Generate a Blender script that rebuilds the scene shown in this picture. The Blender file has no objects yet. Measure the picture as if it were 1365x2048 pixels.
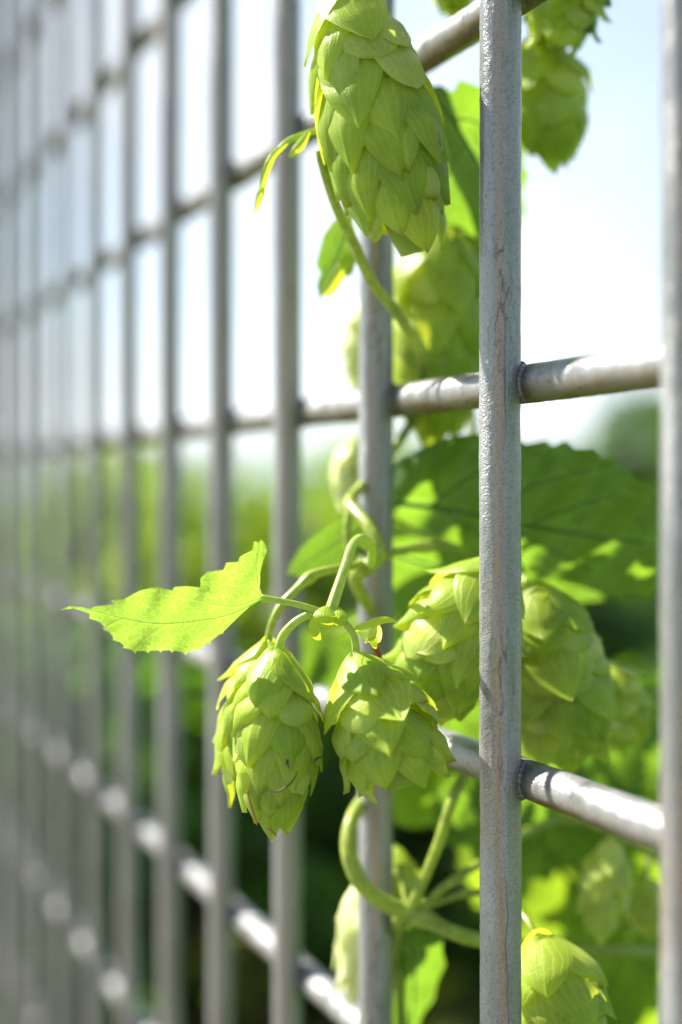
import bpy, bmesh, math, random
import numpy as np
from mathutils import Vector, Matrix, noise
from mathutils.geometry import delaunay_2d_cdt

# ------------------------------------------------------------------ camera, sky, sun, exposure
S = bpy.context.scene
COL = S.collection
F = 2844.0            # focal length in pixels of the 1365x2048 photograph
CX, HY = 682.5, 971.0 # picture column of the optical axis, row of the horizon
EYE = 1.35

cam_d = bpy.data.cameras.new('camera')
cam = bpy.data.objects.new('camera', cam_d); COL.objects.link(cam)
cam.location = (0, 0, EYE); cam.rotation_euler = (math.pi/2, 0, 0)
cam_d.sensor_fit = 'VERTICAL'; cam_d.sensor_height = 36.0; cam_d.sensor_width = 24.0
cam_d.lens = 36.0*F/2048.0
cam_d.shift_y = -(1024.0-HY)/2048.0
cam_d.clip_start = 0.02; cam_d.clip_end = 9000
cam_d.dof.use_dof = True
cam_d.dof.focus_distance = 0.572
cam_d.dof.aperture_fstop = 2.45
S.camera = cam

SUN_AZ = math.radians(62)     # to the left of the viewing direction
SUN_EL = math.radians(45)
w = bpy.data.worlds.new('World'); S.world = w; w.use_nodes = True
nt = w.node_tree; nt.nodes.clear()
out = nt.nodes.new('ShaderNodeOutputWorld'); bg = nt.nodes.new('ShaderNodeBackground')
sky = nt.nodes.new('ShaderNodeTexSky'); sky.sky_type = 'NISHITA'; sky.sun_disc = False
sky.sun_elevation = SUN_EL; sky.sun_rotation = -SUN_AZ; sky.air_density = 1.0; sky.dust_density = 0.5
tc = nt.nodes.new('ShaderNodeTexCoord'); mp = nt.nodes.new('ShaderNodeMapping'); mp.inputs['Scale'].default_value = (1, 1, 2.2)
ns = nt.nodes.new('ShaderNodeTexNoise'); ns.inputs['Scale'].default_value = 3.2; ns.inputs['Detail'].default_value = 6; ns.inputs['Roughness'].default_value = .55
rp = nt.nodes.new('ShaderNodeValToRGB'); rp.color_ramp.elements[0].position = .43; rp.color_ramp.elements[1].position = .57
rp.color_ramp.elements[0].color = (.28, .28, .28, 1); rp.color_ramp.elements[1].color = (.95, .95, .95, 1)
mx = nt.nodes.new('ShaderNodeMix'); mx.data_type = 'RGBA'
mx.inputs[7].default_value = (4.45, 4.85, 5.2, 1)
L = nt.links.new
L(tc.outputs['Generated'], mp.inputs['Vector']); L(mp.outputs[0], ns.inputs['Vector']); L(ns.outputs['Fac'], rp.inputs['Fac'])
sp_ = nt.nodes.new('ShaderNodeSeparateXYZ'); L(tc.outputs['Generated'], sp_.inputs[0])
rb = nt.nodes.new('ShaderNodeMapRange'); rb.inputs[1].default_value = -.1; rb.inputs[2].default_value = .55; rb.inputs[3].default_value = .08; rb.inputs[4].default_value = 1.0
L(sp_.outputs[1], rb.inputs[0])          # cloud cover made to thin behind the camera, darkening camera-facing surfaces
ml = nt.nodes.new('ShaderNodeMath'); ml.operation = 'MULTIPLY'; L(rp.outputs['Color'], ml.inputs[0]); L(rb.outputs[0], ml.inputs[1])
L(ml.outputs[0], mx.inputs[0]); L(sky.outputs[0], mx.inputs[6]); L(mx.outputs[2], bg.inputs['Color'])
bg.inputs['Strength'].default_value = 0.064
L(bg.outputs[0], out.inputs['Surface'])

sd = bpy.data.lights.new('sun', 'SUN'); sd.energy = 5.0; sd.angle = math.radians(.55); sd.color = (1, .94, .84)
sun = bpy.data.objects.new('sun', sd); COL.objects.link(sun)
sdir = Vector((-math.sin(SUN_AZ)*math.cos(SUN_EL), math.cos(SUN_AZ)*math.cos(SUN_EL), math.sin(SUN_EL)))
sun.rotation_euler = sdir.to_track_quat('Z', 'Y').to_euler()

S.view_settings.view_transform = 'Standard'; S.view_settings.look = 'None'
S.view_settings.exposure = 1.80; S.view_settings.gamma = 1
S.render.engine = 'CYCLES'
S.cycles.use_denoising = True
S.cycles.use_adaptive_sampling = True; S.cycles.adaptive_threshold = 0.015
S.cycles.max_bounces = 7; S.cycles.diffuse_bounces = 4; S.cycles.transmission_bounces = 6
S.cycles.caustics_reflective = False; S.cycles.caustics_refractive = False
S.cycles.sample_clamp_indirect = 4.0

# ------------------------------------------------------------------ helpers
def P(px, py, z):
    """the point at depth z metres seen at pixel (px,py) of the photograph"""
    return Vector(((px-CX)*z/F, z, EYE-(py-HY)*z/F))

def link(name, data, mats=None, parent=None, origin=None):
    """link mesh (verts in world space) as one object, origin at `origin`, child of parent"""
    me = bpy.data.meshes.new(name)
    if isinstance(data, bmesh.types.BMesh):
        data.to_mesh(me); data.free()
    else:
        V, Fc, uv, mi = (list(data)+[None]*4)[:4]
        me.from_pydata([tuple(v) for v in V], [], Fc)
        if uv is not None:
            ul = me.uv_layers.new(name='UVMap')
            li = np.empty(len(me.loops), dtype=np.int32); me.loops.foreach_get('vertex_index', li)
            ul.data.foreach_set('uv', np.asarray(uv, dtype=np.float32)[li].ravel())
        if mi is not None:
            me.polygons.foreach_set('material_index', np.asarray(mi, dtype=np.int32))
    for m in (mats if isinstance(mats, (list, tuple)) else [mats]):
        me.materials.append(m)
    me.shade_smooth()
    o = bpy.data.objects.new(name, me); COL.objects.link(o)
    if origin is None: origin = Vector(me.vertices[0].co)
    me.transform(Matrix.Translation(-Vector(origin)))
    o.location = origin
    if parent is not None:
        o.parent = parent
        pw = Vector((0, 0, 0)); q = parent
        while q is not None: pw += Vector(q.location); q = q.parent
        o.location = Vector(origin)-pw
    return o

def thing(name, label, cat, loc, group=None):
    o = bpy.data.objects.new(name, None); COL.objects.link(o); o.location = loc
    o.empty_display_size = .05
    o['label'] = label; o['category'] = cat
    if group: o['group'] = group
    return o

def tag(o, label, cat, group=None, kind=None):
    if label: o['label'] = label
    if cat: o['category'] = cat
    if group: o['group'] = group
    if kind: o['kind'] = kind
    return o

def smooth_path(pts, n=8):
    pts = [tuple(p) for p in pts]
    a = [pts[0]]+pts+[pts[-1]]; out = []
    A = np.array(a, dtype=float)
    for i in range(1, len(A)-2):
        p0, p1, p2, p3 = A[i-1], A[i], A[i+1], A[i+2]
        for k in range(n):
            t = k/n
            out.append(.5*((2*p1)+(-p0+p2)*t+(2*p0-5*p1+4*p2-p3)*t*t+(-p0+3*p1-3*p2+p3)*t**3))
    out.append(A[-2])
    return np.array(out)

def tube(path, rad, seg=12, ridge=0.0, nr=6, caps=True, uvoff=0, base=0, twist=0.0):
    """tube around an (n,3) path; rad scalar or array"""
    path = np.asarray(path, dtype=float); n = len(path)
    rad = np.full(n, rad) if np.isscalar(rad) else np.interp(np.linspace(0, 1, n), np.linspace(0, 1, len(rad)), rad)
    T = np.gradient(path, axis=0); T /= (np.linalg.norm(T, axis=1)[:, None]+1e-12)
    N = np.zeros_like(T); a = np.array([0, 0, 1.0]) if abs(T[0][2]) < .9 else np.array([1.0, 0, 0])
    v = np.cross(T[0], a); v /= np.linalg.norm(v)
    for i in range(n):
        v = v-T[i]*np.dot(v, T[i]); v /= np.linalg.norm(v)+1e-12; N[i] = v
    B = np.cross(T, N)
    V = []; UV = []; Fc = []
    Ls = np.concatenate([[0], np.cumsum(np.linalg.norm(np.diff(path, axis=0), axis=1))])
    for i in range(n):
        for k in range(seg):
            t = 2*math.pi*k/seg; r = rad[i]*(1+ridge*math.cos(nr*t+twist*Ls[i]))
            V.append(path[i]+N[i]*math.cos(t)*r+B[i]*math.sin(t)*r); UV.append((k/seg, Ls[i]*20))
    for i in range(n-1):
        for k in range(seg):
            a = base+i*seg+k; b = base+i*seg+(k+1) % seg
            Fc.append((a, b, b+seg, a+seg))
    if caps:
        V.append(path[0]-T[0]*rad[0]*.4); UV.append((0, 0)); V.append(path[-1]+T[-1]*rad[-1]*.5); UV.append((0, 0))
        c0 = base+n*seg; c1 = c0+1
        for k in range(seg):
            Fc.append((base+(k+1) % seg, base+k, c0)); Fc.append((base+(n-1)*seg+k, base+(n-1)*seg+(k+1) % seg, c1))
    return V, Fc, UV

class MB:
    def __init__(s): s.V = []; s.F = []; s.UV = []; s.M = []
    def add(s, V, Fc, UV=None, m=0):
        b = len(s.V); s.V += [tuple(v) for v in V]; s.F += [tuple(i+b for i in f) for f in Fc]
        s.UV += (list(UV) if UV is not None else [(0, 0)]*len(V)); s.M += [m]*len(Fc)
    def data(s): return s.V, s.F, s.UV, s.M

# ------------------------------------------------------------------ materials
def new_mat(name):
    m = bpy.data.materials.new(name); m.use_nodes = True
    t = m.node_tree; t.nodes.clear()
    return m, t, t.nodes.new, t.links.new

def ramp(t, fac, stops):
    r = t.nodes.new('ShaderNodeValToRGB'); e = r.color_ramp.elements
    while len(e) < len(stops): e.new(.5)
    for q, (p, c) in zip(e, stops): q.position = p; q.color = (*c, 1) if len(c) == 3 else c
    t.links.new(fac, r.inputs['Fac']); return r.outputs['Color']

def mixc(t, fac, a, b, mode='MIX'):
    m = t.nodes.new('ShaderNodeMix'); m.data_type = 'RGBA'; m.blend_type = mode
    for i, x in ((0, fac), (6, a), (7, b)):
        if hasattr(x, 'is_output'): t.links.new(x, m.inputs[i])
        else: m.inputs[i].default_value = x if not isinstance(x, tuple) else (*x, 1)
    return m.outputs[2]

def mathn(t, op, a, b=0.0, c=0.0):
    m = t.nodes.new('ShaderNodeMath'); m.operation = op
    for i, x in enumerate((a, b, c)):
        if hasattr(x, 'is_output'): t.links.new(x, m.inputs[i])
        else: m.inputs[i].default_value = x
    return m.outputs[0]

def steel_mat(name, fine=1.0, brown_tone=(.36, .25, .19)):
    m, t, N, K = new_mat(name)
    o = N('ShaderNodeOutputMaterial'); b = N('ShaderNodeBsdfPrincipled'); tcn = N('ShaderNodeTexCoord')
    n1 = N('ShaderNodeTexNoise'); n1.inputs['Scale'].default_value = 900; n1.inputs['Detail'].default_value = 5
    n2 = N('ShaderNodeTexNoise'); n2.inputs['Scale'].default_value = 60; n2.inputs['Detail'].default_value = 6; n2.inputs['Roughness'].default_value = .65
    mpp = N('ShaderNodeMapping'); mpp.inputs['Scale'].default_value = (1, 1, .22)
    K(tcn.outputs['Object'], mpp.inputs[0]); K(mpp.outputs[0], n2.inputs['Vector']); K(tcn.outputs['Object'], n1.inputs['Vector'])
    vo = N('ShaderNodeTexVoronoi'); vo.inputs['Scale'].default_value = 1400; K(tcn.outputs['Object'], vo.inputs['Vector'])
    at = N('ShaderNodeAttribute'); at.attribute_name = 'brown_tone'
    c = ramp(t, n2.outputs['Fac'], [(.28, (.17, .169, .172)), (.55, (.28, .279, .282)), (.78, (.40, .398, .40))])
    c = mixc(t, mathn(t, 'MULTIPLY', at.outputs['Color'], 1.0), c, brown_tone)
    sp = ramp(t, n1.outputs['Fac'], [(.34, (.62, .62, .62)), (.5, (1, 1, 1))])
    c = mixc(t, .75, c, sp, 'MULTIPLY')
    at2 = N('ShaderNodeAttribute'); at2.attribute_name = 'dirt'
    c = mixc(t, at2.outputs['Color'], c, (.05, .042, .03))
    K(c, b.inputs['Base Color'])
    b.inputs['Metallic'].default_value = .42
    K(ramp(t, n2.outputs['Fac'], [(.3, (.24,)*3), (.7, (.38,)*3)]), b.inputs['Roughness'])
    hsum = mathn(t, 'ADD', mathn(t, 'MULTIPLY', n1.outputs['Fac'], 1.0), mathn(t, 'MULTIPLY', vo.outputs['Distance'], .6))
    bp = N('ShaderNodeBump'); K(ramp(t, n2.outputs['Fac'], [(.35, (.25,)*3), (.65, (.95,)*3)]), bp.inputs['Strength']); bp.inputs['Distance'].default_value = .0005
    K(hsum, bp.inputs['Height']); K(bp.outputs[0], b.inputs['Normal']); K(b.outputs[0], o.inputs[0])
    return m

def leafy(name, base, vein, trans, tw=.5, rough=.42, kind='leaf', bump=.3, spec=.4):
    """thin plant tissue: reflects and lets light through"""
    m, t, N, K = new_mat(name)
    o = N('ShaderNodeOutputMaterial'); b = N('ShaderNodeBsdfPrincipled'); tr = N('ShaderNodeBsdfTranslucent'); ms = N('ShaderNodeMixShader')
    tcn = N('ShaderNodeTexCoord'); oi = N('ShaderNodeObjectInfo')
    n = N('ShaderNodeTexNoise'); n.inputs['Scale'].default_value = 70; n.inputs['Detail'].default_value = 4
    K(tcn.outputs['Object'], n.inputs['Vector'])
    if kind == 'leaf':
        v1 = N('ShaderNodeTexVoronoi'); v1.feature = 'DISTANCE_TO_EDGE'; v1.inputs['Scale'].default_value = 330
        v2 = N('ShaderNodeTexVoronoi'); v2.feature = 'DISTANCE_TO_EDGE'; v2.inputs['Scale'].default_value = 900
        nd = N('ShaderNodeTexNoise'); nd.inputs['Scale'].default_value = 160
        va = N('ShaderNodeVectorMath'); va.operation = 'MULTIPLY_ADD'; va.inputs[1].default_value = (.004,)*3
        K(tcn.outputs['Object'], nd.inputs['Vector']); K(nd.outputs['Color'], va.inputs[0]); K(tcn.outputs['Object'], va.inputs[2])
        K(va.outputs[0], v1.inputs['Vector']); K(va.outputs[0], v2.inputs['Vector'])
        net1 = ramp(t, v1.outputs['Distance'], [(0, (1, 1, 1)), (.07, (0, 0, 0))])
        net2 = ramp(t, v2.outputs['Distance'], [(0, (.55,)*3), (.10, (0, 0, 0))])
        net = mixc(t, 1.0, net1, net2, 'LIGHTEN')
    else:
        # bracts: fine veins running the length of the bract (u across, v along)
        sx = N('ShaderNodeSeparateXYZ'); K(tcn.outputs['UV'], sx.inputs[0])
        nd = N('ShaderNodeTexNoise'); nd.inputs['Scale'].default_value = 5; K(tcn.outputs['UV'], nd.inputs['Vector'])
        xx = mathn(t, 'ADD', sx.outputs[0], mathn(t, 'MULTIPLY', nd.outputs['Fac'], .14))
        sw = mathn(t, 'SINE', mathn(t, 'MULTIPLY', xx, 46.0))
        net = ramp(t, sw, [(.35, (0, 0, 0)), (1.0, (.8,)*3)])
        v2 = N('ShaderNodeTexVoronoi'); v2.feature = 'DISTANCE_TO_EDGE'; v2.inputs['Scale'].default_value = 700
        K(tcn.outputs['Object'], v2.inputs['Vector'])
        net = mixc(t, .35, net, ramp(t, v2.outputs['Distance'], [(0, (1, 1, 1)), (.12, (0, 0, 0))]), 'LIGHTEN')
    if kind == 'leaf':
        va_ = N('ShaderNodeAttribute'); va_.attribute_name = 'vein'
        net = mixc(t, 1.0, net, mixc(t, 1.0, va_.outputs['Color'], (2.4, 2.4, 2.4), 'MULTIPLY'), 'LIGHTEN')
    tone = ramp(t, n.outputs['Fac'], [(.3, tuple(x*.80 for x in base)), (.7, tuple(min(1, x*1.22) for x in base))])
    vf = mathn(t, 'MULTIPLY', net, .42)
    c = mixc(t, vf, tone, vein)
    if kind == 'cone':
        # tips a little greener / drier than the pale bases
        sy = N('ShaderNodeSeparateXYZ'); K(tcn.outputs['UV'], sy.inputs[0])
        c = mixc(t, ramp(t, sy.outputs[1], [(0, (0, 0, 0)), (.35, (.0,)*3), (.96, (.35,)*3)]), c, tuple(x*y for x, y in zip(base, (.62, .86, .55))))
    if kind == 'cone':
        ta = N('ShaderNodeAttribute'); ta.attribute_name = 'tint'
        c = mixc(t, 1.0, c, ramp(t, ta.outputs['Fac'], [(0, (.74, .84, .70)), (.5, (1, 1, 1)), (1, (1.18, 1.10, 1.25))]), 'MULTIPLY')
        ba = N('ShaderNodeAttribute'); ba.attribute_name = 'brown'
        nb = N('ShaderNodeTexNoise'); nb.inputs['Scale'].default_value = 420; K(tcn.outputs['Object'], nb.inputs['Vector'])
        blem = ramp(t, nb.outputs['Fac'], [(.70, (0, 0, 0)), (.76, (.45,)*3)])
        c = mixc(t, mixc(t, 1.0, blem, ba.outputs['Color'], 'LIGHTEN'), c, (.20, .12, .03))
        vd = N('ShaderNodeTexVoronoi'); vd.inputs['Scale'].default_value = 900; K(tcn.outputs['Object'], vd.inputs['Vector'])
        gate = ramp(t, n.outputs['Fac'], [(.52, (0, 0, 0)), (.6, (1, 1, 1))])
        c = mixc(t, mixc(t, 1.0, ramp(t, vd.outputs['Distance'], [(.13, (.8,)*3), (.2, (0, 0, 0))]), gate, 'MULTIPLY'), c, (.75, .62, .05))
    K(c, b.inputs['Base Color'])
    b.inputs['Roughness'].default_value = rough; b.inputs['Specular IOR Level'].default_value = spec
    ttone = ramp(t, n.outputs['Fac'], [(.3, tuple(x*.85 for x in trans)), (.7, tuple(min(1, x*1.15) for x in trans))])
    K(mixc(t, mathn(t, 'MULTIPLY', net, .46 if kind == 'leaf' else .35), ttone, tuple(min(1, x*1.9+.06) for x in trans) if kind == 'leaf' else tuple(min(1, x*1.4+.05) for x in trans)), tr.inputs['Color'])
    bp = N('ShaderNodeBump'); bp.inputs['Strength'].default_value = bump; bp.inputs['Distance'].default_value = .0004
    K(mathn(t, 'MULTIPLY', net, -1.0 if kind == 'leaf' else 1.0), bp.inputs['Height']); K(bp.outputs[0], b.inputs['Normal'])
    ms.inputs[0].default_value = tw
    K(b.outputs[0], ms.inputs[1]); K(tr.outputs[0], ms.inputs[2]); K(ms.outputs[0], o.inputs[0])
    return m

def plain(name, col, rough=.6, var=.2, scale=40, trans=None, tw=.4, sss=0):
    m, t, N, K = new_mat(name)
    o = N('ShaderNodeOutputMaterial'); b = N('ShaderNodeBsdfPrincipled'); tcn = N('ShaderNodeTexCoord')
    n = N('ShaderNodeTexNoise'); n.inputs['Scale'].default_value = scale; n.inputs['Detail'].default_value = 5
    K(tcn.outputs['Object'], n.inputs['Vector'])
    K(ramp(t, n.outputs['Fac'], [(.3, tuple(x*(1-var) for x in col)), (.7, tuple(min(1, x*(1+var)) for x in col))]), b.inputs['Base Color'])
    b.inputs['Roughness'].default_value = rough
    if trans:
        tr = N('ShaderNodeBsdfTranslucent'); tr.inputs['Color'].default_value = (*trans, 1)
        ms = N('ShaderNodeMixShader'); ms.inputs[0].default_value = tw
        K(b.outputs[0], ms.inputs[1]); K(tr.outputs[0], ms.inputs[2]); K(ms.outputs[0], o.inputs[0])
    else: K(b.outputs[0], o.inputs[0])
    return m

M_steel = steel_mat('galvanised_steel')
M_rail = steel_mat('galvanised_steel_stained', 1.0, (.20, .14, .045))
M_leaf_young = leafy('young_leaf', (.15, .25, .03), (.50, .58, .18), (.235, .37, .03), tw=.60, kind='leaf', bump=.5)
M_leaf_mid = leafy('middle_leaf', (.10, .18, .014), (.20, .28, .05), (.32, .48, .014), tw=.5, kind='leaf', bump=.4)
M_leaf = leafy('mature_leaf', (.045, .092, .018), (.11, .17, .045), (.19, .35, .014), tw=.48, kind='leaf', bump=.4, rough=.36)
M_vein = plain('leaf_rib', (.50, .62, .22), .45, .1, 200, trans=(.85, .95, .40), tw=.72)
M_vein_dark = plain('leaf_rib_mature', (.11, .20, .04), .45, .15, 200, trans=(.3, .5, .05), tw=.4)
M_bract = leafy('bract', (.335, .445, .042), (.60, .66, .17), (.76, .86, .045), tw=.46, kind='cone', bump=.35, rough=.38)
M_bracteole = leafy('bracteole', (.50, .59, .13), (.70, .72, .28), (.84, .90, .15), tw=.50, kind='cone', bump=.25, rough=.40)
M_pale = leafy('pale_bract', (.62, .66, .36), (.72, .74, .45), (.88, .90, .45), tw=.5, kind='cone', bump=.2)
M_core = plain('cone_core', (.30, .40, .06), .7, .2, 90, trans=(.5, .6, .08), tw=.4)
M_stem = plain('hop_stem', (.28, .35, .05), .42, .38, 260, trans=(.55, .66, .08), tw=.25)
M_stem_pale = plain('young_stem', (.38, .46, .09), .42, .25, 300, trans=(.55, .72, .12), tw=.30)
M_style = plain('withered_style', (.045, .014, .006), .6, .3, 200)
M_dry = plain('dry_tip', (.36, .24, .08), .6, .3, 200, trans=(.5, .35, .1), tw=.3)
M_red = plain('red_tip', (.26, .03, .008), .5, .3, 200)

# ------------------------------------------------------------------ fence
BASE = Vector((.0636, .5688, 0))                     # bar in focus
U = Vector((-.0468, .1147, 0)); PITCH = U.length; U.normalize()
NB = Vector((U.y, -U.x, 0))                          # away from the camera side
BAR_R = .0081; ROD_OFF = .0122; ROD_R = .0078
RZ = [.0409-.159*k+EYE for k in range(-5, 9)]         # heights of the horizontal rods
RZ = [z for z in RZ if .05 < z < 2.1]
def fbm(x, y, z, o=3):
    v = 0; a = 1
    for _ in range(o):
        v += a*noise.noise(Vector((x, y, z))); x *= 2.1; y *= 2.1; z *= 2.1; a *= .5
    return v

fence = thing('metal_fence', 'galvanised steel fence of welded round vertical bars and horizontal rods carrying the hop vines', 'fence', (BASE.x, BASE.y, 0))
cam_dir_ang = math.atan2(-BASE.y, -BASE.x)
def bar_mesh(c, seed, zs, seg, fine):
    nz = len(zs); V = []; UV = []; st = []; dt = []
    for i, z in enumerate(zs):
        bx = fbm(seed*3.1, z*2.2, 0, 2)*.0007; by = fbm(seed*3.1, z*2.2, 9, 2)*.0007
        edge1 = .30+.22*fbm(seed+5, z*9, 1)+.10*fbm(seed, z*60, 3, 2)
        wid = .55+.25*fbm(seed+9, z*7, 5)
        for k in range(seg):
            t = 2*math.pi*k/seg
            # angle measured from the side that faces the camera (0) to both sides
            a = (t-cam_dir_ang+math.pi) % (2*math.pi)-math.pi
            r = BAR_R
            brown_tone = 0.; dirt = 0.
            if fine:
                e = a-edge1                      # zinc run: a raised skin over one flank
                h = 1/(1+math.exp(-e*26))*(1/(1+math.exp((a-2.2)*12)))
                r += .00042*h
                r += .00016*fbm(math.cos(t)*BAR_R*220+seed, math.sin(t)*BAR_R*220, z*190, 3)
                r += .00022*fbm(math.cos(t)*2, math.sin(t)*2+seed, z*26, 2)
                e2 = e-.09*fbm(seed+2, z*55, 4, 3)
                crack = math.exp(-(e2/.036)**2)*max(0, min(1, fbm(seed, z*11, 7, 2)*2.4+.5))
                r -= .0004*crack; dirt = min(.5, crack*.55)
                sc = math.exp(-((a-edge1+wid*.62)/(wid*.42))**2)  # brown band down the side that faces the camera
                brown_tone = sc*max(0, min(1, .75+.5*fbm(seed, z*14, a*1.5)))
                brown_tone = min(1, brown_tone+.8*max(0, fbm(a*2.5+seed, z*16, 30, 3)+.05)*math.exp(-((z-1.235)/.06)**2))  # brownish weathering streaks at one height
                for zr in RZ:                     # scarred patch above each weld
                    dz = z-zr
                    if -.01 < dz < .075:
                        q = math.exp(-((a-.15)/.5)**2)*math.sin(math.pi*(dz+.01)/.085)
                        f2 = fbm(a*1.8+seed, z*38, 2, 3)
                        r += .0009*q*f2
                        if abs(f2) < .06 and q > .25: dirt = max(dirt, .55*min(1, q*1.4)); r -= .0002
            else:
                r += .0001*fbm(math.cos(t)*3, math.sin(t)*3+seed, z*60, 2)
                brown_tone = .55*math.exp(-((a+.1)/.45)**2)  # softer brown band on the camera-facing side
            V.append((c.x+bx+math.cos(t)*r, c.y+by+math.sin(t)*r, z)); UV.append((k/seg, z)); st.append(brown_tone); dt.append(dirt)
    Fc = [(i*seg+k, i*seg+(k+1) % seg, (i+1)*seg+(k+1) % seg, (i+1)*seg+k) for i in range(nz-1) for k in range(seg)]
    Fc.append(tuple(range(seg))[::-1]); Fc.append(tuple((nz-1)*seg+k for k in range(seg)))
    return V, Fc, UV, st, dt
def set_attr(o, name, vals):
    a = o.data.attributes.new(name, 'FLOAT', 'POINT'); a.data.foreach_set('value', np.asarray(vals, dtype=np.float32))

def weld(c, zr, seed, fine):
    """bead of weld metal that wraps the joint on the near flank"""
    rnd = random.Random(seed); mb = []
    ang0 = math.atan2(NB.y, NB.x)
    pts = []
    lim = math.acos(max(-1, (BAR_R*.985-ROD_OFF)/ROD_R)); n = 26
    for sg in (-1, 1):     # follow the curve in which rod and bar meet
        for i in range(n):
            ph = lim+(2*math.pi-2*lim)*(i+.5)/n if sg < 0 else 2*math.pi-lim-(2*math.pi-2*lim)*(i+.5)/n
            xn = ROD_OFF+ROD_R*math.cos(ph)
            sl = math.sqrt(max(0, BAR_R**2-xn*xn))
            pts.append(c+U*(sg*(sl+.0004))+NB*(xn+.0005)+Vector((0, 0, zr+ROD_R*math.sin(ph)*1.02)))
    pts.append(pts[0])
    path = np.array([tuple(p) for p in pts])
    rr = [(.0019+.0013*fbm(i*.33, seed, 2, 3)) for i in range(len(pts))]
    return tube(path, rr, 10, caps=False)

i0, i1 = -5, 26
vis_lo, vis_hi = EYE-.30, EYE+.28
for i in range(i0, i1):
    c = BASE+U*(PITCH*i)
    if i == 0: zs = list(np.arange(.0, vis_lo, .02))+list(np.arange(vis_lo, vis_hi, .0006))+list(np.arange(vis_hi, 2.1, .02)); seg = 150; fine = True
    elif i in (-1, 1): zs = list(np.arange(.0, vis_lo, .02))+list(np.arange(vis_lo, vis_hi+.05, .0016))+list(np.arange(vis_hi+.05, 2.1, .02)); seg = 64; fine = True
    else: zs = list(np.arange(0, 2.12, .02)); seg = 24; fine = False
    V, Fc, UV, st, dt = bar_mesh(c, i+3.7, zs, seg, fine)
    nV = len(V)
    if -2 < i < 6:
        for zr in RZ:
            if vis_lo-.15 < zr < vis_hi+.25:
                tv, tf, tu = weld(c, zr, i*13+int(zr*10), fine)
                b = len(V); V += [tuple(q) for q in tv]; UV += tu; Fc += [tuple(j+b for j in f) for f in tf]
                st += [0]*len(tv); dt += [.30+.5*abs(math.sin(q_*.11)) for q_ in range(len(tv))]
    o = link('bar', (V, Fc, UV), M_steel, fence, origin=(c.x, c.y, 0))
    set_attr(o, 'brown_tone', st); set_attr(o, 'dirt', dt)
for j, zr in enumerate(RZ):
    p0 = BASE+U*(PITCH*(i0-.3))+NB*ROD_OFF; p1 = BASE+U*(PITCH*(i1-.7))+NB*ROD_OFF
    n = 1400; pa = np.array([tuple(p0.lerp(p1, k/n)) for k in range(n+1)]); pa[:, 2] = zr
    seg = 40
    V = []; UV = []; st = []; dt = []
    n0 = -i0*PITCH
    for q in range(n+1):
        s = q/n*(p1-p0).length-.3*PITCH-n0          # distance from the bar in focus
        ph = (s/PITCH) % 1.0; near = min(ph, 1-ph)*PITCH
        for k in range(seg):
            t = 2*math.pi*k/seg
            r = ROD_R+.00012*fbm(s*90, math.cos(t)*2+j, math.sin(t)*2, 2)+.0002*max(0, -math.sin(t))*fbm(s*500, t, j, 2)
            V.append((pa[q][0]+NB.x*math.cos(t)*r, pa[q][1]+NB.y*math.cos(t)*r, zr+math.sin(t)*r)); UV.append((k/seg, s))
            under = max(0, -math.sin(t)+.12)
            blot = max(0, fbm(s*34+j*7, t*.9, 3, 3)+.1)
            st.append(min(1, under*1.25*(.6+blot)))  # olive-brown stain along the underside
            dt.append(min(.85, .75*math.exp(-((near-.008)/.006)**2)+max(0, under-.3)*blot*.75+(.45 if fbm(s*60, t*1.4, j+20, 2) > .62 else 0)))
    Fc = [(q*seg+k, q*seg+(k+1) % seg, (q+1)*seg+(k+1) % seg, (q+1)*seg+k) for q in range(n) for k in range(seg)]
    o = link('rail', (V, Fc, UV), M_rail, fence, origin=(p0.x, p0.y, zr))
    set_attr(o, 'brown_tone', st); set_attr(o, 'dirt', dt)

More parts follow.
